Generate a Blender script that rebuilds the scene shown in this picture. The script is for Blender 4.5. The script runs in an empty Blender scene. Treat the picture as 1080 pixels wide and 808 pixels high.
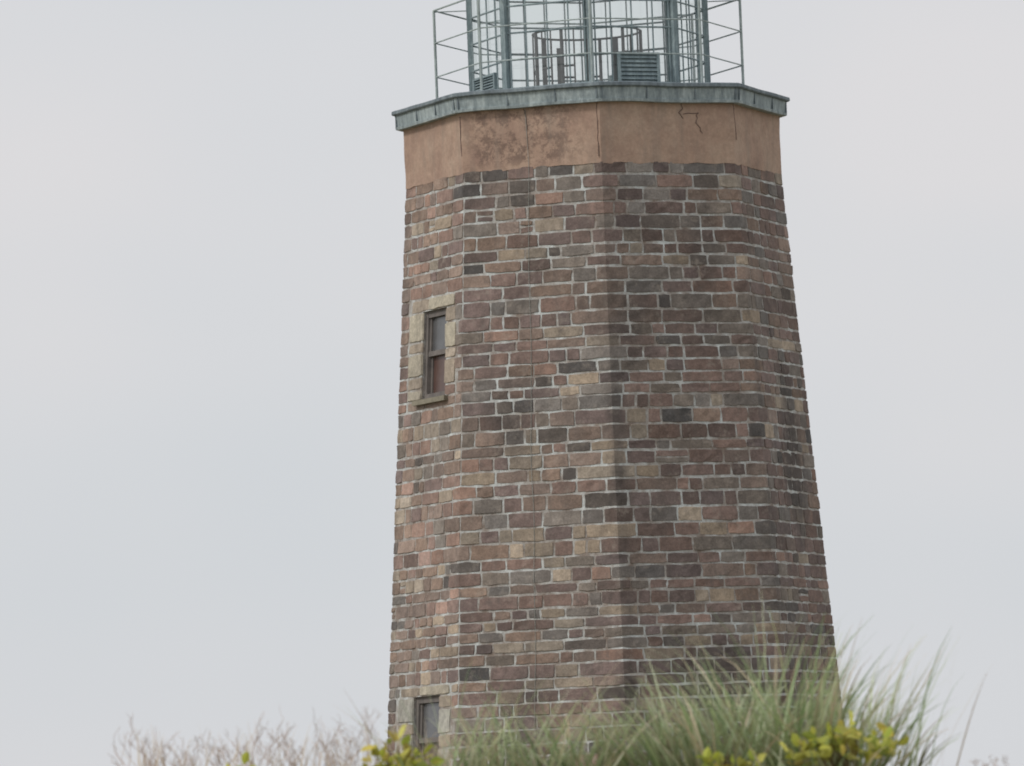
import bpy, math, random
from mathutils import Vector, Matrix, noise
random.seed(11)
D=bpy.data; C=bpy.context
scene=C.scene
rad=math.radians
GAIN=1.62

def lin(c):
    c=c/255.0
    return c/12.92 if c<=0.04045 else ((c+0.055)/1.055)**2.4
def L(r,g,b,k=1.0):
    return (lin(r)*k,lin(g)*k,lin(b)*k,1.0)

# ---------------------------------------------------------------- helpers
class MB:
    def __init__(s): s.v=[]; s.f=[]; s.c=[]
    def add(s,vs,fs,col=None):
        n=len(s.v); s.v.extend([tuple(v) for v in vs])
        s.f.extend([tuple(i+n for i in f) for f in fs])
        if col is not None:
            if isinstance(col,list): s.c.extend(col)
            else: s.c.extend([col]*len(vs))
    def box8(s,p,col=None):
        s.add(p,[(0,3,2,1),(4,5,6,7),(0,1,5,4),(1,2,6,5),(2,3,7,6),(3,0,4,7)],col)
    def tube(s,a,b,r,n=8,col=None,r2=None):
        a=Vector(a); b=Vector(b); d=(b-a).normalized()
        u=d.orthogonal().normalized(); w=d.cross(u)
        r2=r if r2 is None else r2
        vs=[]
        for i in range(n):
            t=2*math.pi*i/n
            vs.append(a+(u*math.cos(t)+w*math.sin(t))*r)
        for i in range(n):
            t=2*math.pi*i/n
            vs.append(b+(u*math.cos(t)+w*math.sin(t))*r2)
        fs=[(i,(i+1)%n,n+(i+1)%n,n+i) for i in range(n)]
        fs.append(tuple(range(n-1,-1,-1))); fs.append(tuple(range(n,2*n)))
        s.add(vs,fs,col)
    def obj(s,name,mat,parent=None,smooth=False):
        me=D.meshes.new(name); me.from_pydata(s.v,[],s.f); me.update()
        if s.c:
            at=me.color_attributes.new("col",'FLOAT_COLOR','POINT')
            fl=[]
            for c in s.c: fl.extend(c)
            at.data.foreach_set("color",fl)
        if smooth: me.shade_smooth()
        me.materials.append(mat)
        o=D.objects.new(name,me); C.collection.objects.link(o)
        if parent: o.parent=parent
        return o

def newmat(name):
    m=D.materials.new(name); m.use_nodes=True
    nt=m.node_tree; nt.nodes.clear()
    out=nt.nodes.new('ShaderNodeOutputMaterial')
    b=nt.nodes.new('ShaderNodeBsdfPrincipled')
    nt.links.new(b.outputs[0],out.inputs[0])
    return m,nt,b,out
def N(nt,t,**k):
    n=nt.nodes.new(t)
    for a,v in k.items(): setattr(n,a,v)
    return n
def coords(nt,scale=(1,1,1)):
    tc=N(nt,'ShaderNodeTexCoord'); mp=N(nt,'ShaderNodeMapping')
    mp.inputs['Scale'].default_value=scale
    nt.links.new(tc.outputs['Object'],mp.inputs['Vector'])
    return mp.outputs[0]
def noisen(nt,vec,scale,detail=4,rough=.6):
    n=N(nt,'ShaderNodeTexNoise'); n.inputs['Scale'].default_value=scale
    n.inputs['Detail'].default_value=detail; n.inputs['Roughness'].default_value=rough
    nt.links.new(vec,n.inputs['Vector']); return n.outputs['Fac']
def ramp(nt,fac,stops):
    r=N(nt,'ShaderNodeValToRGB')
    e=r.color_ramp.elements
    while len(e)<len(stops): e.new(.5)
    for el,(p,c) in zip(e,stops):
        el.position=p; el.color=c if len(c)==4 else (*c,1)
    nt.links.new(fac,r.inputs[0]); return r.outputs[0]
def mix(nt,fac,a,b,mode='MIX'):
    m=N(nt,'ShaderNodeMix',data_type='RGBA',blend_type=mode)
    for i,x in ((0,fac),(6,a),(7,b)):
        if isinstance(x,(int,float)): m.inputs[i].default_value=x
        elif isinstance(x,tuple): m.inputs[i].default_value=x
        else: nt.links.new(x,m.inputs[i])
    return m.outputs[2]
def bump(nt,b,h,strength,dist):
    bp=N(nt,'ShaderNodeBump'); bp.inputs['Strength'].default_value=strength
    bp.inputs['Distance'].default_value=dist
    nt.links.new(h,bp.inputs['Height']); nt.links.new(bp.outputs[0],b.inputs['Normal'])

G=lambda v:(v,v,v,1)
# ---------------------------------------------------------------- materials
m_stone,nt,b,o=newmat("sandstone_blocks")
at=N(nt,'ShaderNodeVertexColor',layer_name="col")
v=coords(nt)
f1=ramp(nt,noisen(nt,v,9,6,.7),[(.3,G(.70)),(.7,G(1.22))])
f2=ramp(nt,noisen(nt,v,1.1,4,.6),[(.35,G(.82)),(.65,G(1.10))])
f3=ramp(nt,noisen(nt,v,38,3,.7),[(.35,G(.84)),(.65,G(1.12))])
c=mix(nt,1.0,at.outputs[0],f1,'MULTIPLY'); c=mix(nt,1.0,c,f2,'MULTIPLY'); c=mix(nt,1.0,c,f3,'MULTIPLY')
lich=ramp(nt,noisen(nt,v,5.3,7,.8),[(.54,G(0)),(.68,G(.5))])
c=mix(nt,lich,c,L(132,123,114,GAIN))
vs=coords(nt,(2.2,2.2,.25))
st=ramp(nt,noisen(nt,vs,1.5,5,.65),[(.52,G(0)),(.70,G(.5))])
c=mix(nt,st,c,L(82,75,71,GAIN))
blot=ramp(nt,noisen(nt,v,2.4,7,.75),[(.57,G(0)),(.66,G(.5))])
c=mix(nt,blot,c,L(80,74,70,GAIN))
nt.links.new(c,b.inputs['Base Color']); b.inputs['Roughness'].default_value=.92
bump(nt,b,noisen(nt,v,22,6,.7),.5,.015)
m_mort,nt,b,o=newmat("lime_mortar")
v=coords(nt)
c=ramp(nt,noisen(nt,v,2.6,6,.75),[(.36,L(112,101,93,GAIN)),(.48,L(141,137,132,GAIN)),(.63,L(171,175,174,GAIN))])
c=mix(nt,1.0,c,ramp(nt,noisen(nt,v,14,4,.7),[(.3,G(.75)),(.65,G(1.08))]),'MULTIPLY')
nt.links.new(c,b.inputs['Base Color']); b.inputs['Roughness'].default_value=.95
bump(nt,b,noisen(nt,v,40,4,.7),.5,.01)
m_plas,nt,b,o=newmat("weathered_render")
v=coords(nt)
c=ramp(nt,noisen(nt,v,1.5,7,.7),[(.3,L(131,108,96,GAIN)),(.5,L(147,124,109,GAIN)),(.72,L(158,138,122,GAIN))])
at=N(nt,'ShaderNodeVertexColor',layer_name="col")
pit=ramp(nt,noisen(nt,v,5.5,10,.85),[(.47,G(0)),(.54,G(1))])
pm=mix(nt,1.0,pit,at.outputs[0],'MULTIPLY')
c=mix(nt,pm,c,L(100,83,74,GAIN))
c=mix(nt,1.0,c,ramp(nt,noisen(nt,v,17,5,.7),[(.3,G(.88)),(.65,G(1.06))]),'MULTIPLY')
vs=coords(nt,(4,4,.4))
st=ramp(nt,noisen(nt,vs,1.5,5,.65),[(.50,G(0)),(.72,G(.5))])
c=mix(nt,st,c,L(118,107,98,GAIN))
nt.links.new(c,b.inputs['Base Color']); b.inputs['Roughness'].default_value=.93
bump(nt,b,noisen(nt,v,11,8,.75),.5,.02)
def copper(name,base,dark,light,scale=3):
    m,nt,b,o=newmat(name)
    vs=coords(nt,(3,3,.7)); v=coords(nt)
    c=ramp(nt,noisen(nt,vs,scale,6,.7),[(.32,dark),(.5,base),(.7,light)])
    c=mix(nt,1.0,c,ramp(nt,noisen(nt,v,20,5,.7),[(.3,G(.8)),(.65,G(1.08))]),'MULTIPLY')
    nt.links.new(c,b.inputs['Base Color']); b.inputs['Roughness'].default_value=.75
    bump(nt,b,noisen(nt,v,15,4,.6),.3,.01)
    return m
m_cop=copper("verdigris_copper",L(122,132,134,GAIN),L(95,104,108,GAIN),L(156,165,165,GAIN))
m_coptop=copper("dark_verdigris",L(93,102,107,GAIN),L(72,80,85,GAIN),L(117,127,130,GAIN))
m_iron=copper("verdigris_painted_iron",L(108,121,124,1.7),L(90,101,105,1.7),L(134,146,147,1.7),5)
m_rail=copper("grey_railing_iron",L(126,135,134,1.9),L(106,114,113,1.9),L(150,158,155,1.9),5)
m_dark,nt,b,o=newmat("dark_interior_iron")
v=coords(nt); nt.links.new(ramp(nt,noisen(nt,v,8,3,.6),[(.3,G(.12)),(.7,G(.19))]),b.inputs['Base Color'])
m_glass,nt,b,o=newmat("lantern_glass")
tr=N(nt,'ShaderNodeBsdfTransparent'); tr.inputs[0].default_value=(.955,.982,.972,1)
gl=N(nt,'ShaderNodeBsdfGlossy'); gl.inputs['Roughness'].default_value=.03
ms=N(nt,'ShaderNodeMixShader'); ms.inputs[0].default_value=.10
nt.links.new(tr.outputs[0],ms.inputs[1]); nt.links.new(gl.outputs[0],ms.inputs[2]); nt.links.new(ms.outputs[0],o.inputs[0])
def plain(name,c1,c2,rough=.8,scale=6):
    m,nt,b,o=newmat(name); v=coords(nt)
    nt.links.new(ramp(nt,noisen(nt,v,scale,5,.65),[(.3,c1),(.7,c2)]),b.inputs['Base Color'])
    b.inputs['Roughness'].default_value=rough
    return m
m_frame=plain("weathered_window_frame",L(78,74,72,GAIN),L(102,96,92,GAIN))
m_pane_up=plain("window_pane_grey",L(84,84,86),L(104,104,106),.2,3)
m_pane_lo=plain("window_pane_brown",L(88,66,60),L(106,82,74),.3,3)
m_sill=plain("mossy_sill",L(94,90,78,GAIN),L(122,116,102,GAIN),.9,9)
m_crack=plain("crack_dark",L(98,81,73,GAIN),L(84,71,65,GAIN))
m_cable=plain("weathered_cable",L(112,112,107,GAIN),L(130,130,125,GAIN))

# ---------------------------------------------------------------- tower geometry
PHI=2.5
ZT=10.70; SL=0.0718; ZB=-1.7
def Rst(z): return 2.622+(ZT-z)*SL
def Rpl(z): return 2.612
C22=math.cos(rad(22.5))
def P(s,z,o=0.0,Rf=Rst):
    s=s%8; k=int(math.floor(s)); f=s-k
    R=Rf(z)+o/C22
    a=rad(PHI+45*k); b2=rad(PHI+45*(k+1))
    A=Vector((R*math.sin(a),-R*math.cos(a),z)); B=Vector((R*math.sin(b2),-R*math.cos(b2),z))
    return A.lerp(B,f)
tower=D.objects.new("stone_lighthouse",None); C.collection.objects.link(tower)

rows=[ZT]
while rows[-1]>ZB: rows.append(rows[-1]-random.choice((.145,.160,.172,.182,.195,.215)))
def near(z): return min(rows,key=lambda r:abs(r-z))
wins=[]
for zt in (8.29+.59,3.48):
    top=near(zt); bot=near(zt-1.20)
    wins.append((top,bot))
WF0,WF1=.35,.74
SF0,SF1=.14,.90
def surround(z0,z1):
    zc=(z0+z1)/2
    for t,b_ in wins:
        it=rows.index(t); ib=rows.index(b_)
        if rows[ib]<zc<rows[it-1]: return True
    return False

blocks=MB()
pal=[((111,92,85),34),((120,102,91),28),((131,106,95),7),((141,127,111),10),((112,104,97),20),((85,79,75),8),((100,85,80),11)]
names=[p[0] for p in pal]; wts=[p[1] for p in pal]
def pick(s,z):
    w=list(wts)
    s=s%8
    n=noise.noise(Vector((s*1.3,z*.45,3.1)))
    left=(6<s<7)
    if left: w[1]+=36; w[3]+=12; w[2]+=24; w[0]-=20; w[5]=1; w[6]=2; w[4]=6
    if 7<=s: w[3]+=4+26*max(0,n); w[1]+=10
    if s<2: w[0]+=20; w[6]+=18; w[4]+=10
    if n>.25: w[3]+=10
    if n<-.25: w[5]+=8; w[4]+=12
    c=random.choices(names,[max(1,x) for x in w])[0]
    k=random.uniform(.88,1.10)
    hue=random.uniform(-2.5,2.5)
    g0=c[0]*.35+c[1]*.45+c[2]*.2
    r,g,b3=[(x*.86+g0*.14)*k for x in c]
    return (r+hue,g,b3-hue)
def stain(s,z):
    s=(s+4)%8-4
    a=0
    if 1.2<z<7.6:
        wn=noise.noise(Vector((s*2,3,z*1.7)))
        a=max(a,.85*math.exp(-((s-.03-.04*wn)/.05)**2)*max(0,min(1,.6+1.6*noise.noise(Vector((0,0,z*1.3))))))
    if 7.2<z<9.6:
        a=max(a,.6*math.exp(-((s-.12)/.22)**2)*math.exp(-((z-8.5)/.7)**2)*(1+.8*noise.noise(Vector((s*9,1,z*4)))))
    if z<9: a=max(a,.55*math.exp(-((s-1.05)/.06)**2)*max(0,min(1,.4+1.6*noise.noise(Vector((4,0,z*1.1))))))
    a=max(a,.5*max(0,noise.noise(Vector((s*2.2,z*.7,7)))-.15)*3)
    if -2<s<-1: a*=.3
    return min(.8,a)
def block(s0,s1,zt,zb,col=None,gap=.0098,proud=None,n=None):
    sl=.765*Rst((zt+zb)/2)
    proud=random.uniform(.004,.014) if proud is None else proud
    gs=gap*random.uniform(.6,1.4)/sl; gz=gap*random.uniform(.6,1.3)
    a0=s0+gs; a1=s1-gs
    nn=max(2,int((a1-a0)*sl/.10))
    cols=[a0+(a1-a0)*i/nn for i in range(nn+1)]
    ck=math.ceil(a0-1e-6)
    if a0+.01<ck<a1-.01:
        j=min(range(1,nn),key=lambda i:abs(cols[i]-ck)) if nn>1 else None
        if j is not None: cols[j]=ck
    t=zt-gz; bt=zb+gz
    col=col or pick((s0+s1)/2,(zt+zb)/2)
    rim=.008
    S=[cols[0]]+[cols[0]+rim/sl]+cols[1:-1]+[cols[-1]-rim/sl]+[cols[-1]]
    Z=[bt,bt+rim,(bt+t)/2,t-rim,t]
    seed=random.uniform(0,100)
    vs=[];cs=[]
    tilt=random.uniform(-.003,.003)
    for i,s_ in enumerate(S):
        for j,z_ in enumerate(Z):
            edge=(i in(0,len(S)-1)) or (j in(0,4))
            q=Vector((s_*sl*6+seed,z_*6,seed))
            wz=noise.noise(q)*.015; wo=noise.noise(q*2.3)*.009
            ws=noise.noise(Vector((z_*14,seed,s_*3)))*.018/sl
            cor=(i in(0,1,len(S)-2,len(S)-1)) and (j in(0,1,3,4))
            zz=z_+wz
            if cor: zz+=(.006 if j<2 else -.006)
            if abs(s_-round(s_))<1e-6: ws=0
            o_=(-.009 if edge else max(.004,proud+wo+tilt*(j-2)))
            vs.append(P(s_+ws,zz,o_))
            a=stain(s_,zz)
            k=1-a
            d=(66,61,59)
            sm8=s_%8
            face_shade=1.16 if 6<sm8<6.999 else (.94 if 6.999<=sm8<7.06 else (.98 if sm8>7 else .95))  # side shading put into stone colour: left face lighter, darker past its arris
            cc=L(*[max(0,col[x]*k+d[x]*a) for x in range(3)],GAIN*face_shade)
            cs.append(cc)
    m=len(Z); fs=[]
    for i in range(len(S)-1):
        for j in range(m-1):
            fs.append((i*m+j,(i+1)*m+j,(i+1)*m+j+1,i*m+j+1))
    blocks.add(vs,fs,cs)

def fill(sa,sb,zt,zb):
    sl=.765*Rst((zt+zb)/2)
    s=sa
    while s<sb-1e-6:
        ln=random.choice((.20,.26,.32,.38,.42,.48,.58))*random.uniform(.9,1.1)/sl
        e=s+ln
        fe=e-math.floor(e)
        # quoins: blocks mostly end on the tower's left-front arris
        if abs(((e-7+4)%8)-4)<.09 and random.random()<.8: e=round(e)
        elif fe<.05 or fe>.95: e+=.11
        if sb-e<.16/sl: e=sb
        if random.random()<.03 and (zt-zb)>.175 and (e-s)*sl<.5:
            zm=(zt+zb)/2+random.uniform(-.015,.015)
            block(s,e,zt,zm); block(s,e,zm,zb)
        else: block(s,e,zt,zb)
        s=e
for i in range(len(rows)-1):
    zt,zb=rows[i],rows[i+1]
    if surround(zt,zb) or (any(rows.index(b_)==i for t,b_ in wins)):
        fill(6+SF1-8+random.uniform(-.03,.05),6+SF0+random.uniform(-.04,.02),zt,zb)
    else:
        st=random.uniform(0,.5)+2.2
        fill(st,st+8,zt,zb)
tan1=(150,143,128); tan2=(134,123,110); gry=(138,136,128)
for wi,(t,b_) in enumerate(wins):
    it=rows.index(t); ib=rows.index(b_)
    zt=rows[it-1]
    cols_=[tan1,tan1,tan2] if wi==0 else [gry,gry]
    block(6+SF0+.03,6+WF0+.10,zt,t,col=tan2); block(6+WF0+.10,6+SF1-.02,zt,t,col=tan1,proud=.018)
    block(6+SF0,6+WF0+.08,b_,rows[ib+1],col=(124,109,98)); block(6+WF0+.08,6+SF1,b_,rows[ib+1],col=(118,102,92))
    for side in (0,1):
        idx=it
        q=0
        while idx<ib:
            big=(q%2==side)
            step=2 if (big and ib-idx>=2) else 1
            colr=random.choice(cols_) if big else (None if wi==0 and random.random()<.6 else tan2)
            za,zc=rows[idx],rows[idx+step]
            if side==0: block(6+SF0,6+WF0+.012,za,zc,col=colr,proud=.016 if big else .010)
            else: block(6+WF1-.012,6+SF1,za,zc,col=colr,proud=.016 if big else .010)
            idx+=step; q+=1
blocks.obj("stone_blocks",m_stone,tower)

core=MB()
zs=sorted(set([ZT+.05,ZB-.5]+[w for ww in wins for w in ww]+[ZB+i*1.0 for i in range(13)]))
for k in range(8):
    fb=[0,.25,.5,.75,1] if k!=6 else [0,WF0,WF1,1]
    for a,b_ in zip(fb[:-1],fb[1:]):
        for z0,z1 in zip(zs[:-1],zs[1:]):
            if k==6 and a==WF0 and any(bb-1e-6<=z0 and z1<=tt+1e-6 for tt,bb in wins): continue
            e=1e-9
            core.add([P(k+a,z0),P(k+b_-e,z0),P(k+b_-e,z1),P(k+a,z1)],[(0,1,2,3)])
core.obj("mortar_wall",m_mort,tower)
def fbox(mb,k,f0,f1,z0,z1,o0,o1,Rf=Rst,col=None):
    e=1e-7
    f0=min(max(f0,0),1-e); f1=min(max(f1,0),1-e)
    p=[P(k+f0,z0,o1,Rf),P(k+f1,z0,o1,Rf),P(k+f1,z0,o0,Rf),P(k+f0,z0,o0,Rf),
       P(k+f0,z1,o1,Rf),P(k+f1,z1,o1,Rf),P(k+f1,z1,o0,Rf),P(k+f0,z1,o0,Rf)]
    mb.box8(p,col)
for wi,(t,b_) in enumerate(wins):
    rv=MB()
    for (fa,za),(fb_,zb_) in (((WF0,b_),(WF0,t)),((WF1,t),(WF1,b_)),((WF0,t),(WF1,t)),((WF1,b_),(WF0,b_))):
        rv.add([P(6+fa,za,0),P(6+fb_,zb_,0),P(6+fb_,zb_,-.30),P(6+fa,za,-.30)],[(0,1,2,3)])
    rv.obj("window_reveal",m_mort,tower)
    fr=MB(); fw=.040; zm=(t+b_)/2+.02
    fbox(fr,6,WF0+.001,WF0+fw,b_+.003,t-.003,-.16,-.045)
    fbox(fr,6,WF1-fw,WF1-.001,b_+.003,t-.003,-.16,-.045)
    fbox(fr,6,WF0+fw,WF1-fw,t-.09,t-.004,-.155,-.048)
    fbox(fr,6,WF0+fw,WF1-fw,b_+.004,b_+.08,-.155,-.048)
    fbox(fr,6,WF0+fw,WF1-fw,zm-.035,zm+.035,-.13,-.06)
    for za,zb_,oo in ((zm+.035,t-.09,-.075),(b_+.08,zm-.035,-.105)):
        fbox(fr,6,WF0+fw,WF0+fw+.022,za,zb_,oo-.03,oo)
        fbox(fr,6,WF1-fw-.022,WF1-fw,za,zb_,oo-.03,oo)
    fr.obj("window_frame",m_frame,tower)
    g=MB(); fbox(g,6,WF0+fw+.02,WF1-fw-.02,zm,t-.08,-.115,-.10); g.obj("upper_pane",m_pane_up,tower)
    g=MB(); fbox(g,6,WF0+fw+.02,WF1-fw-.02,b_+.07,zm,-.135,-.125); g.obj("lower_pane",m_pane_lo,tower)
    sl_=MB(); fbox(sl_,6,WF0-.06,WF1+.05,b_-.065,b_+.002,-.2,.075); sl_.obj("window_sill",m_sill,tower)

pl=MB()
ZP=11.50
nf=14; nz=12
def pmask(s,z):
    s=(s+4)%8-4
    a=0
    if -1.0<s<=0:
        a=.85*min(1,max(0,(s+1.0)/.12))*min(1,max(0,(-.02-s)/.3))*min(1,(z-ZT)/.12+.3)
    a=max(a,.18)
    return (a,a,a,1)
for k in range(8):
    for i in range(nf):
        for j in range(nz+1):
            s_=k+i/nf; z_=ZT-.035+(ZP+.02-ZT+.035)*j/nz
            w=noise.noise(Vector((s_*3,z_*3,1)))*.010
            if j==0: z_+=noise.noise(Vector((s_*9,4,1)))*.03
            pl.v.append(tuple(P(s_,z_,.024+w,Rpl))); pl.c.append(pmask(s_,z_))
m=nz+1; tot=8*nf
for i in range(tot):
    for j in range(nz):
        a=i*m+j; b2=((i+1)%tot)*m+j
        pl.f.append((a,b2,b2+1,a+1))
base=len(pl.v)
for i in range(tot):
    s_=i/nf
    pl.v.append(tuple(P(s_,ZT-.03,-.02,Rpl))); pl.c.append((.2,.2,.2,1))
for i in range(tot):
    pl.f.append((base+i,base+(i+1)%tot,((i+1)%tot)*m,i*m))
pl.obj("render_band",m_plas,tower)
cr=MB()
def crack(pts,w=.006):
    for (s0,z0),(s1,z1) in zip(pts[:-1],pts[1:]):
        oo=.024+.010*noise.noise(Vector((s0*3,z0*3,1)))+.003
        a=P(s0,z0,oo,Rpl); b2=P(s1,z1,oo,Rpl)
        cr.tube(a,b2,w*random.uniform(.6,1.2),5)
def wander(s,z,dz,n,amp=.03):
    pts=[(s,z)]
    for i in range(n):
        s+=random.uniform(-amp,amp); z+=dz/n; pts.append((s,z))
    return pts
crack(wander(.62,11.5,-.22,8,.018)); crack(wander(.74,11.36,-.28,8,.02)); crack([(.625,11.34),(.66,11.355),(.70,11.35),(.74,11.36)])
crack(wander(7.985,11.5,-.75,9,.006)); crack(wander(6.985,11.45,-.55,7,.008),.010)
crack(wander(1.02,11.5,-.5,8,.008)); crack(wander(7.45,11.5,-.3,6,.01))
cr.obj("render_cracks",m_crack,tower)

def octring(prof,name,mat,parent,cap=True,phi=PHI,n=8,smooth=False,seg=1,jit=0):
    mb=MB(); m=len(prof)
    for k in range(n*seg):
        kk=k//seg; f=(k%seg)/seg
        a=rad(phi+360/n*kk); b2=rad(phi+360/n*(kk+1))
        for (r,z) in prof:
            x=r*math.sin(a)*(1-f)+r*math.sin(b2)*f; y=-r*math.cos(a)*(1-f)-r*math.cos(b2)*f
            mb.v.append((x,y,z+noise.noise(Vector((x*2,y*2,z)))*jit))
    t=n*seg
    for k in range(t):
        for j in range(m-1):
            mb.f.append((k*m+j,((k+1)%t)*m+j,((k+1)%t)*m+j+1,k*m+j+1))
    if cap:
        mb.f.append(tuple(k*m+m-1 for k in range(t)))
    return mb.obj(name,mat,parent,smooth)
octring([(2.55,11.495),(2.745,11.497),(2.752,11.535),(2.735,11.54),(2.755,11.70),(2.70,11.705)],"cornice_fascia",m_cop,tower,False,seg=12,jit=.012)
octring([(2.70,11.702),(2.785,11.700),(2.80,11.715),(2.795,11.755),(2.76,11.768),(1.4,11.80)],"cornice_cap",m_coptop,tower,True,seg=12,jit=.012)
sm=MB()
for k in range(8):
    for f in (.33,.66,.02,.98):
        ff=f+random.uniform(-.05,.05)*(0 if f in(.02,.98) else 1)
        fbox(sm,k,ff-.004,ff+.004,11.54,11.70,0,.024,Rf=lambda z:2.735)
sm.obj("cornice_seams",m_coptop,tower)

RL=1.655
ZD=11.79; ZL=14.35
lf=MB()
def LV(k,z,r=RL,f=0.0):
    a=rad(PHI-1.5+45*k); b2=rad(PHI-1.5+45*(k+1))
    A=Vector((r*math.sin(a),-r*math.cos(a),z)); B=Vector((r*math.sin(b2),-r*math.cos(b2),z))
    return A.lerp(B,f)
for k in range(8):
    p0=LV(k,ZD-.02); n_=Vector((p0.x,p0.y,0)).normalized(); t_=Vector((-n_.y,n_.x,0))
    w=.038;d=.040
    q=[p0+n_*d-t_*w,p0+n_*d+t_*w,p0-n_*d+t_*w,p0-n_*d-t_*w]
    lf.box8(q+[x+Vector((0,0,ZL-ZD+.02)) for x in q])
    for f in (.06,.94):
        lf.tube(LV(k,ZD,f=f),LV(k,ZL,f=f),.012,6)
    for f in (.25,.5,.75):
        lf.tube(LV(k,ZD,f=f),LV(k,ZL,f=f),.011,6)
    lf.tube(LV(k,ZD+.05),LV(k+1,ZD+.05),.06,8)
    for i in range(1,7):
        z=ZD+.12+.375*i
        lf.tube(LV(k,z),LV(k+1,z),.013,6)
    lf.tube(LV(k,ZL),LV(k+1,ZL),.06,8)
lf.obj("lantern_frame",m_iron,tower)
gm=MB()
for k in range(8):
    gm.add([LV(k,ZD,RL-.02),LV(k+1,ZD,RL-.02),LV(k+1,ZL,RL-.02),LV(k,ZL,RL-.02)],[(0,1,2,3)])
gm.obj("lantern_panes",m_glass,tower)
octring([(1.62,ZL+.02),(1.85,ZL+.04),(1.85,ZL+.10),(1.55,ZL+.45),(1.1,ZL+.85),(.55,ZL+1.12),(.2,ZL+1.22),(.2,ZL+1.45),(.28,ZL+1.55),(.2,ZL+1.68),(.04,ZL+1.74),(.02,ZL+2.4)],"lantern_roof",m_cop,tower,True,PHI-1.5)
def vent(k,f0,f1,z0,z1):
    vb=MB()
    def pt(f,z,o): return LV(k,z,RL+o,f)
    def bx(f0,f1,z0,z1,o0,o1,tilt=0):
        vb.box8([pt(f0,z0,o1+tilt),pt(f1,z0,o1+tilt),pt(f1,z0,o0+tilt),pt(f0,z0,o0+tilt),pt(f0,z1,o1),pt(f1,z1,o1),pt(f1,z1,o0),pt(f0,z1,o0)])
    bx(f0,f0+.03,z0,z1,-.01,.06); bx(f1-.03,f1,z0,z1,-.01,.06); bx(f0+.03,f1-.03,z1-.03,z1,-.01,.058)
    bx(f0+.03,f1-.03,z0,z1-.03,-.008,.004)
    n=7
    for i in range(n):
        z=z0+(z1-.03-z0)*i/n
        bx(f0+.03,f1-.03,z+.008,z+(z1-z0)/n*.75,.012,.024,.025)
    return vb.obj("louvre_vent",m_iron,tower)
vent(0,.31,.79,11.86,12.30)
vent(6,.14,.74,11.86,12.16)
vent(3,.3,.75,11.86,12.34)
ir=MB()
nb=26; ri=.76
for i in range(nb):
    a=2*math.pi*i/nb
    if abs(((math.degrees(a)+180)%360)-180-5)<18: continue
    p=Vector((ri*math.sin(a)-.02,-ri*math.cos(a),ZD))
    ir.tube(p,p+Vector((0,0,.98)),.011 if i%3 else .024,6)
    a2=2*math.pi*(i+1)/nb
    for h in (.98,.45):
        if h==.45 and i%2: continue
        ir.tube(p+Vector((0,0,h)),Vector((ri*math.sin(a2)-.02,-ri*math.cos(a2),ZD+h)),.015,6)
ir.obj("interior_guard_rail",m_dark,tower)
ins=MB()
for x,y,h,w in ((-.42,.15,.80,.03),(.38,.25,.92,.04),(.52,-.1,.7,.03),(-.62,-.1,.9,.03)):
    ins.box8([Vector((x+dx*w,y+dy*w,ZD)) for dx,dy in((-1,-1),(1,-1),(1,1),(-1,1))]+[Vector((x+dx*w,y+dy*w,ZD+h)) for dx,dy in((-1,-1),(1,-1),(1,1),(-1,1))])
ins.obj("lantern_equipment",m_dark,tower)
gr=MB(); RG=2.15
for k in range(8):
    p=LV(k,ZD-.02,RG); gr.tube(p,p+Vector((0,0,1.40)),.019,8)
    for h in (1.38,.92,.44):
        gr.tube(LV(k,ZD+h,RG),LV(k+1,ZD+h,RG),.013 if h>1.2 else .010,6)
    gr.tube(LV(k,ZD+1.36,RG),LV(k,ZD+1.36,RL),.008,6)
gr.obj("gallery_railing",m_rail,tower)
lc=MB(); pts=[]
for i in range(60):
    z=11.5-i*.22
    f=7.47+noise.noise(Vector((0,2,z*.8)))*.02
    pts.append(P(f,z,.036 if z>ZT else .018,Rpl if z>ZT else Rst))
for a,b2 in zip(pts[:-1],pts[1:]): lc.tube(a,b2,.004,6)
lc.obj("lightning_conductor",m_cable,tower)

# ---------------------------------------------------------------- terrain
def H(x,y):
    r=1.89*math.exp(-((y+60)/9.0)**2)*(1-.025*math.exp(-((x-2.4)/1.2)**2)) if abs(y+60)<200 else 0
    if abs(y+60)<200: r+=.04*noise.noise(Vector((x*.5,y*.5,0)))*math.exp(-((y+60)/25)**2)
    back=-1.5/(1+math.exp(max(-50,min(50,-(y+42)/5))))
    roll=.4*noise.noise(Vector((x*.03,y*.03,5)))*min(1,max(0,(abs(y+75)-30)/60))
    return r+back+roll
tb=MB()
def axis(c,fine,half):
    xs=[0]; st=fine
    while xs[-1]<half:
        xs.append(xs[-1]+st)
        if xs[-1]>14: st*=1.22
    return sorted(set([c-x for x in xs]+[c+x for x in xs]))
X=axis(0,.6,4000); Y=axis(-62,.6,4000)
for x in X:
    for y in Y: tb.v.append((x,y,H(x,y)))
ny=len(Y)
for i in range(len(X)-1):
    for j in range(ny-1):
        a=i*ny+j; tb.f.append((a,a+ny,a+ny+1,a+1))
m_sand,nt,b,o=newmat("dune_sand")
v=coords(nt)
c=ramp(nt,noisen(nt,v,.35,8,.7),[(.35,(.09,.10,.05,1)),(.5,(.17,.15,.09,1)),(.65,(.33,.28,.20,1))])
nt.links.new(c,b.inputs['Base Color']); b.inputs['Roughness'].default_value=1
bump(nt,b,noisen(nt,v,6,6,.7),.5,.05)
tb.obj("sand_dune",m_sand,None,True)

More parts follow.
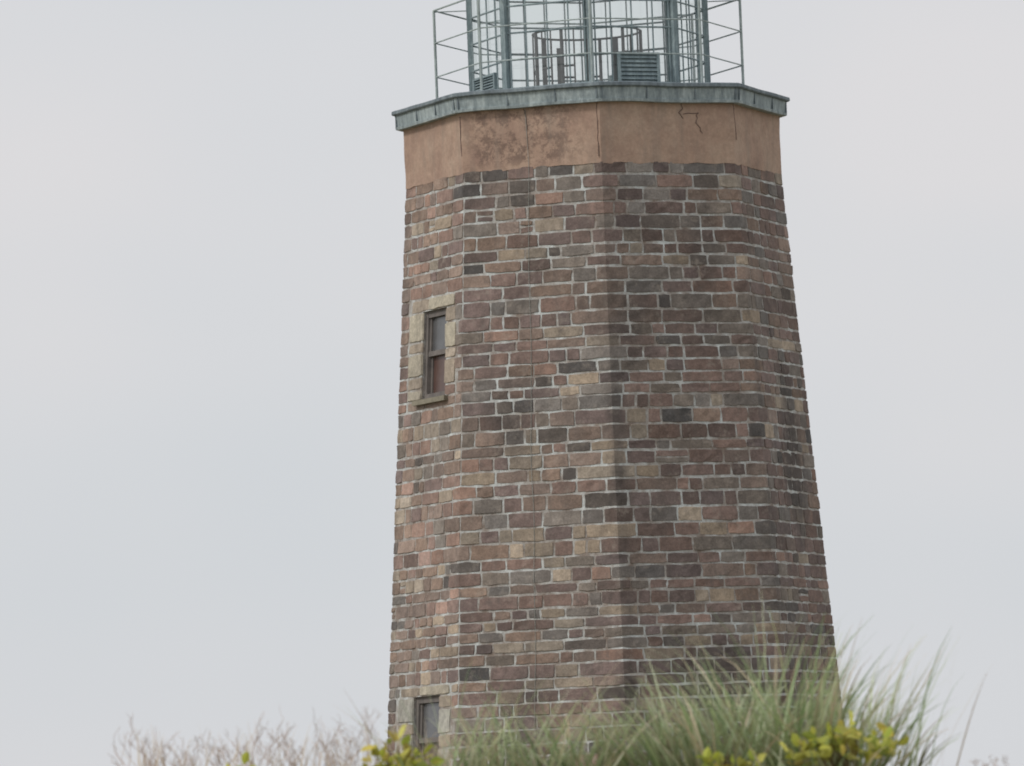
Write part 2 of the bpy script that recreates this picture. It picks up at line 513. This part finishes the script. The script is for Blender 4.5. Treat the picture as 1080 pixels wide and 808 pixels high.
# ---------------------------------------------------------------- vegetation
def leafmat(name,trans=.35):
    m,nt,b,o=newmat(name)
    at=N(nt,'ShaderNodeVertexColor',layer_name="col")
    b.inputs['Roughness'].default_value=.6
    nt.links.new(at.outputs[0],b.inputs['Base Color'])
    t=N(nt,'ShaderNodeBsdfTranslucent'); nt.links.new(at.outputs[0],t.inputs[0])
    ms=N(nt,'ShaderNodeMixShader'); ms.inputs[0].default_value=trans
    nt.links.new(b.outputs[0],ms.inputs[1]); nt.links.new(t.outputs[0],ms.inputs[2]); nt.links.new(ms.outputs[0],o.inputs[0])
    return m
m_grass=leafmat("beach_grass_blades"); m_leaf=leafmat("shrub_leaves",.4); m_dry=leafmat("dry_stems",.2)

def blade(mb,x,y,length,lean,laz,w,c0,c1,curve=1.0,n=6,z0=None):
    z=(H(x,y)-.03) if z0 is None else z0
    d=Vector((math.cos(laz),math.sin(laz),0))
    side=Vector((-d.y,d.x,0))
    tw=random.uniform(-1.2,1.2); side=(side*math.cos(tw)+d*math.sin(tw)).normalized()
    p=Vector((x,y,z)); vs=[];cs=[]
    for i in range(n+1):
        t=i/n
        ww=w*(1-t**1.8)*.5+.0006
        vs+= [p-side*ww,p+side*ww]
        cc=tuple(c0[j]*(1-t)+c1[j]*t for j in range(3))+(1,)
        cs+=[cc,cc]
        ang=lean+curve*t*t
        p=p+(d*math.sin(ang)+Vector((0,0,math.cos(ang))))*(length/n)
    mb.add(vs,[(2*i,2*i+1,2*i+3,2*i+2) for i in range(n)],cs)
greens=[(146,160,122),(130,148,106),(166,176,142),(110,132,90),(184,189,162),(146,156,112)]
tans=[(184,169,144),(168,150,128),(198,183,162)]
grass=MB()
def rc(lst,k=1.25,j=.12):
    c=random.choice(lst); q=k*random.uniform(1-j,1+j)
    return L(*c,q)
def tuft(cx,cy,r,n,hmin,hmax,leanx=0.0,tanp=.18,w=.0125,spread=.5):
    for _ in range(n):
        a=random.uniform(0,2*math.pi); rr=r*math.sqrt(random.random())
        x=cx+rr*math.cos(a); y=cy+rr*math.sin(a)*1.2
        out=math.atan2(.5*rr*math.sin(a)+random.gauss(0,.05),rr*math.cos(a)+leanx+random.gauss(0,.10))
        ln=random.uniform(hmin,hmax)*(1-.25*(rr/r))
        lean=min(.9,abs(random.gauss(.08,spread*.45))+spread*.7*rr/r)
        tip=rc(tans if random.random()<tanp else greens,1.7,.35)
        b0=rc([(126,138,92),(142,132,102),(96,112,70)],1.15,.4)
        blade(grass,x,y,ln,lean,out,w*random.uniform(.4,1.4),b0,tip,random.uniform(.1,1.4))
for cx,cy,r,n,h0,h1,lx in ((.38,-60.4,.22,105,.36,.72,-.16),(.60,-60.0,.24,125,.45,.86,-.06),(.84,-60.2,.24,125,.45,.88,.0),
                         (.74,-59.6,.22,110,.52,.98,.0),(1.04,-60.3,.22,95,.32,.74,.06),(.18,-60.2,.2,80,.34,.62,-.15),(1.25,-60.1,.14,30,.25,.5,.15),
                         (.0,-60.1,.22,75,.3,.58,0),(-.24,-60.4,.2,66,.26,.52,0),(-.46,-60.0,.2,76,.3,.60,-.05),(-.68,-60.3,.18,50,.26,.56,.1)):
    tuft(cx,cy,r,n,h0,h1,lx)
tuft(.90,-60.9,.26,30,.12,.28,0); tuft(-.94,-60.9,.16,16,.12,.26,0)
for _ in range(60):
    x=random.uniform(.65,1.45); blade(grass,x,-60+random.uniform(-.5,.5),random.uniform(.4,.78),random.uniform(.05,.55),random.choice((0,.3,-.3,.1)),.010,rc(greens,1.2),rc(greens+tans,1.6),random.uniform(0,.9))
for _ in range(100):
    x=random.uniform(-.95,.75); blade(grass,x,-60+random.uniform(-.5,.5),random.uniform(.3,.68),random.uniform(.1,.8),random.choice((0,math.pi,2.8,.4,math.pi)),.010,rc(greens,1.2),rc(greens+tans,1.6),random.uniform(0,1))
for x,l,a,lz in ((-1.02,.55,.4,math.pi),(-.95,.42,.2,math.pi),(-.86,.34,.3,0),(1.5,.68,.12,0),(1.56,.5,.3,0),(-1.2,.34,.5,0),(1.45,.6,.5,0)):
    blade(grass,x,-60,l,a,lz,.007,rc(tans,1.1),rc(tans,1.4),.2)
for _ in range(200):
    x=random.uniform(-2.25,-.7); blade(grass,x,-60+random.uniform(-.6,.6),random.uniform(.15,.38),random.uniform(.0,.7),random.uniform(0,6.28),.006,rc(tans,1.2),rc(tans,1.5),random.uniform(0,1.2))
for _ in range(240):
    x=random.uniform(-16,16); y=-60+random.uniform(-9,6)
    if -3.4<x<2.8: 
        if y>-63.5: continue
        hmax=.2
    else: hmax=.6
    tuft(x,y,.28,28,.12,hmax)
grass.obj("dune_grass",m_grass)

dry=MB()
def twig(p,d,l,r,depth):
    d=d.normalized(); q=p+d*l
    mid=p+d*l*.5+Vector((random.uniform(-.015,.015),random.uniform(-.015,.015),0))
    col=rc([(166,150,142),(180,166,156),(148,134,124)],1.6)
    dry.tube(p,mid,r,4,col,r*.85); dry.tube(mid,q,r*.85,4,col,r*.6)
    if depth>0:
        for _ in range(random.choice((2,2,3))):
            nd=d+Vector((random.uniform(-.8,.8),random.uniform(-.6,.6),random.uniform(0,.5)))
            twig(q if random.random()<.6 else mid,nd,l*random.uniform(.5,.8),r*.7,depth-1)
for _ in range(46):
    x=random.choice((random.uniform(-2.2,-.9),random.uniform(-2.2,-1.7),random.uniform(-1.5,-1.0)))
    y=-60+random.uniform(-.5,.5)
    k=.85+.6*noise.noise(Vector((x*3,0,0)))
    twig(Vector((x,y,H(x,y)-.02)),Vector((random.uniform(-.4,.4),0,1)),random.uniform(.12,.20)*k,.0036,3)
for _ in range(8):
    x=random.uniform(1.6,2.3); y=-60+random.uniform(-.4,.4)
    twig(Vector((x,y,H(x,y)-.02)),Vector((random.uniform(-.4,.4),0,1)),random.uniform(.02,.05),.0025,2)
dry.obj("dry_weeds",m_dry)

def shrub(cx,cy,rx,h,n,lsz=.05):
    mb=MB(); z0=H(cx,cy)
    for _ in range(16):
        a=random.uniform(0,6.28); q=Vector((cx+rx*.8*math.cos(a)*random.random(),cy+.15*math.sin(a),z0+h*random.uniform(.5,.95)))
        mb.tube(Vector((cx+random.uniform(-.06,.06),cy,z0-.05)),q,.004,5,L(110,90,60,1.0),.002)
    for _ in range(n):
        a=random.uniform(0,6.28); rr=math.sqrt(random.random()); t=random.random()
        hh=h*(1-.55*rr*rr)*(.25+.75*t**.6)*(1+.5*noise.noise(Vector((a*2,cx,0))))
        p=Vector((cx+rx*rr*math.cos(a),cy+rx*.7*rr*math.sin(a),z0+hh))
        d=Vector((random.gauss(0,1),random.gauss(0,1),random.gauss(.4,.6))).normalized()
        u=d.orthogonal().normalized(); ang=random.uniform(0,6.28)
        u=(Matrix.Rotation(ang,3,d)@u); w=d.cross(u)
        s=lsz*random.uniform(.6,1.25)
        prof=[(0,0),(.3,.26),(.6,.3),(.85,.17),(1,0)]
        vs=[p+d*0]
        for tt,ww in prof[1:-1]:
            vs+=[p+d*s*tt-w*s*ww+u*s*.08,p+d*s*tt-u*s*.03,p+d*s*tt+w*s*ww+u*s*.08]
        vs.append(p+d*s-u*s*.08)
        fs=[(0,1,2),(0,2,3)]
        for i in range(2):
            q=1+3*i; fs+=[(q,q+3,q+4,q+1),(q+1,q+4,q+5,q+2)]
        fs+=[(7,10,8),(8,10,9)]
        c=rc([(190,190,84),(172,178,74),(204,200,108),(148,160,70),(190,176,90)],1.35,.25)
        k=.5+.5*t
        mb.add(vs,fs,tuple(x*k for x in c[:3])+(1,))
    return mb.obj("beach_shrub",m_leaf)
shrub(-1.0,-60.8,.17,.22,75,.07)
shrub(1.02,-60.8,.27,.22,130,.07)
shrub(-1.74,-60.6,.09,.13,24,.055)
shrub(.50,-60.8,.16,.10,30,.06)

# ---------------------------------------------------------------- light / sky
SE,SR=rad(42),rad(242)
w=D.worlds.new("World"); scene.world=w; w.use_nodes=True; nt=w.node_tree
bg=nt.nodes['Background']; bg.inputs[1].default_value=.1
sky=N(nt,'ShaderNodeTexSky',sky_type='NISHITA'); sky.sun_disc=False; sky.sun_elevation=SE; sky.sun_rotation=SR
sky.dust_density=4; sky.air_density=1.0
tc=N(nt,'ShaderNodeTexCoord')
mp=N(nt,'ShaderNodeMapping'); mp.inputs['Scale'].default_value=(1,1,1.6); nt.links.new(tc.outputs['Generated'],mp.inputs[0])
nz_=noisen(nt,mp.outputs[0],9,2,.45)
cl=ramp(nt,nz_,[(.3,(.665,.694,.726,1)),(.52,(.708,.718,.742,1)),(.72,(.750,.738,.752,1))])
cl10=mix(nt,1.0,cl,(10,10,10,1),'MULTIPLY')
c=mix(nt,.93,sky.outputs[0],cl10)
nt.links.new(c,bg.inputs[0])
sd=D.lights.new("sun",'SUN'); sd.energy=1.35; sd.angle=rad(12); sd.color=(1,.965,.91)
so=D.objects.new("sun",sd); C.collection.objects.link(so)
tosun=Vector((math.sin(SR)*math.cos(SE),math.cos(SR)*math.cos(SE),math.sin(SE)))
so.rotation_euler=tosun.to_track_quat('Z','Y').to_euler(); so.location=tosun*60

# ---------------------------------------------------------------- camera
cd=D.cameras.new("camera"); cam=D.objects.new("camera",cd); C.collection.objects.link(cam)
cd.lens=226.8; cd.sensor_width=36; cd.clip_end=12000; cd.clip_start=.1
az=rad(-.80); el=rad(4.0)
f=Vector((math.sin(az)*math.cos(el),math.cos(az)*math.cos(el),math.sin(el)))
M=f.to_track_quat('-Z','Y').to_matrix().to_4x4()@Matrix.Rotation(rad(-2.25),4,'Z')
M.translation=Vector((0,-90,1.6)); cam.matrix_world=M
cd.dof.use_dof=True; cd.dof.focus_distance=61; cd.dof.aperture_fstop=6.5
scene.camera=cam
vsx=scene.view_settings; vsx.view_transform='Standard'; vsx.look='None'; vsx.exposure=0; vsx.gamma=1
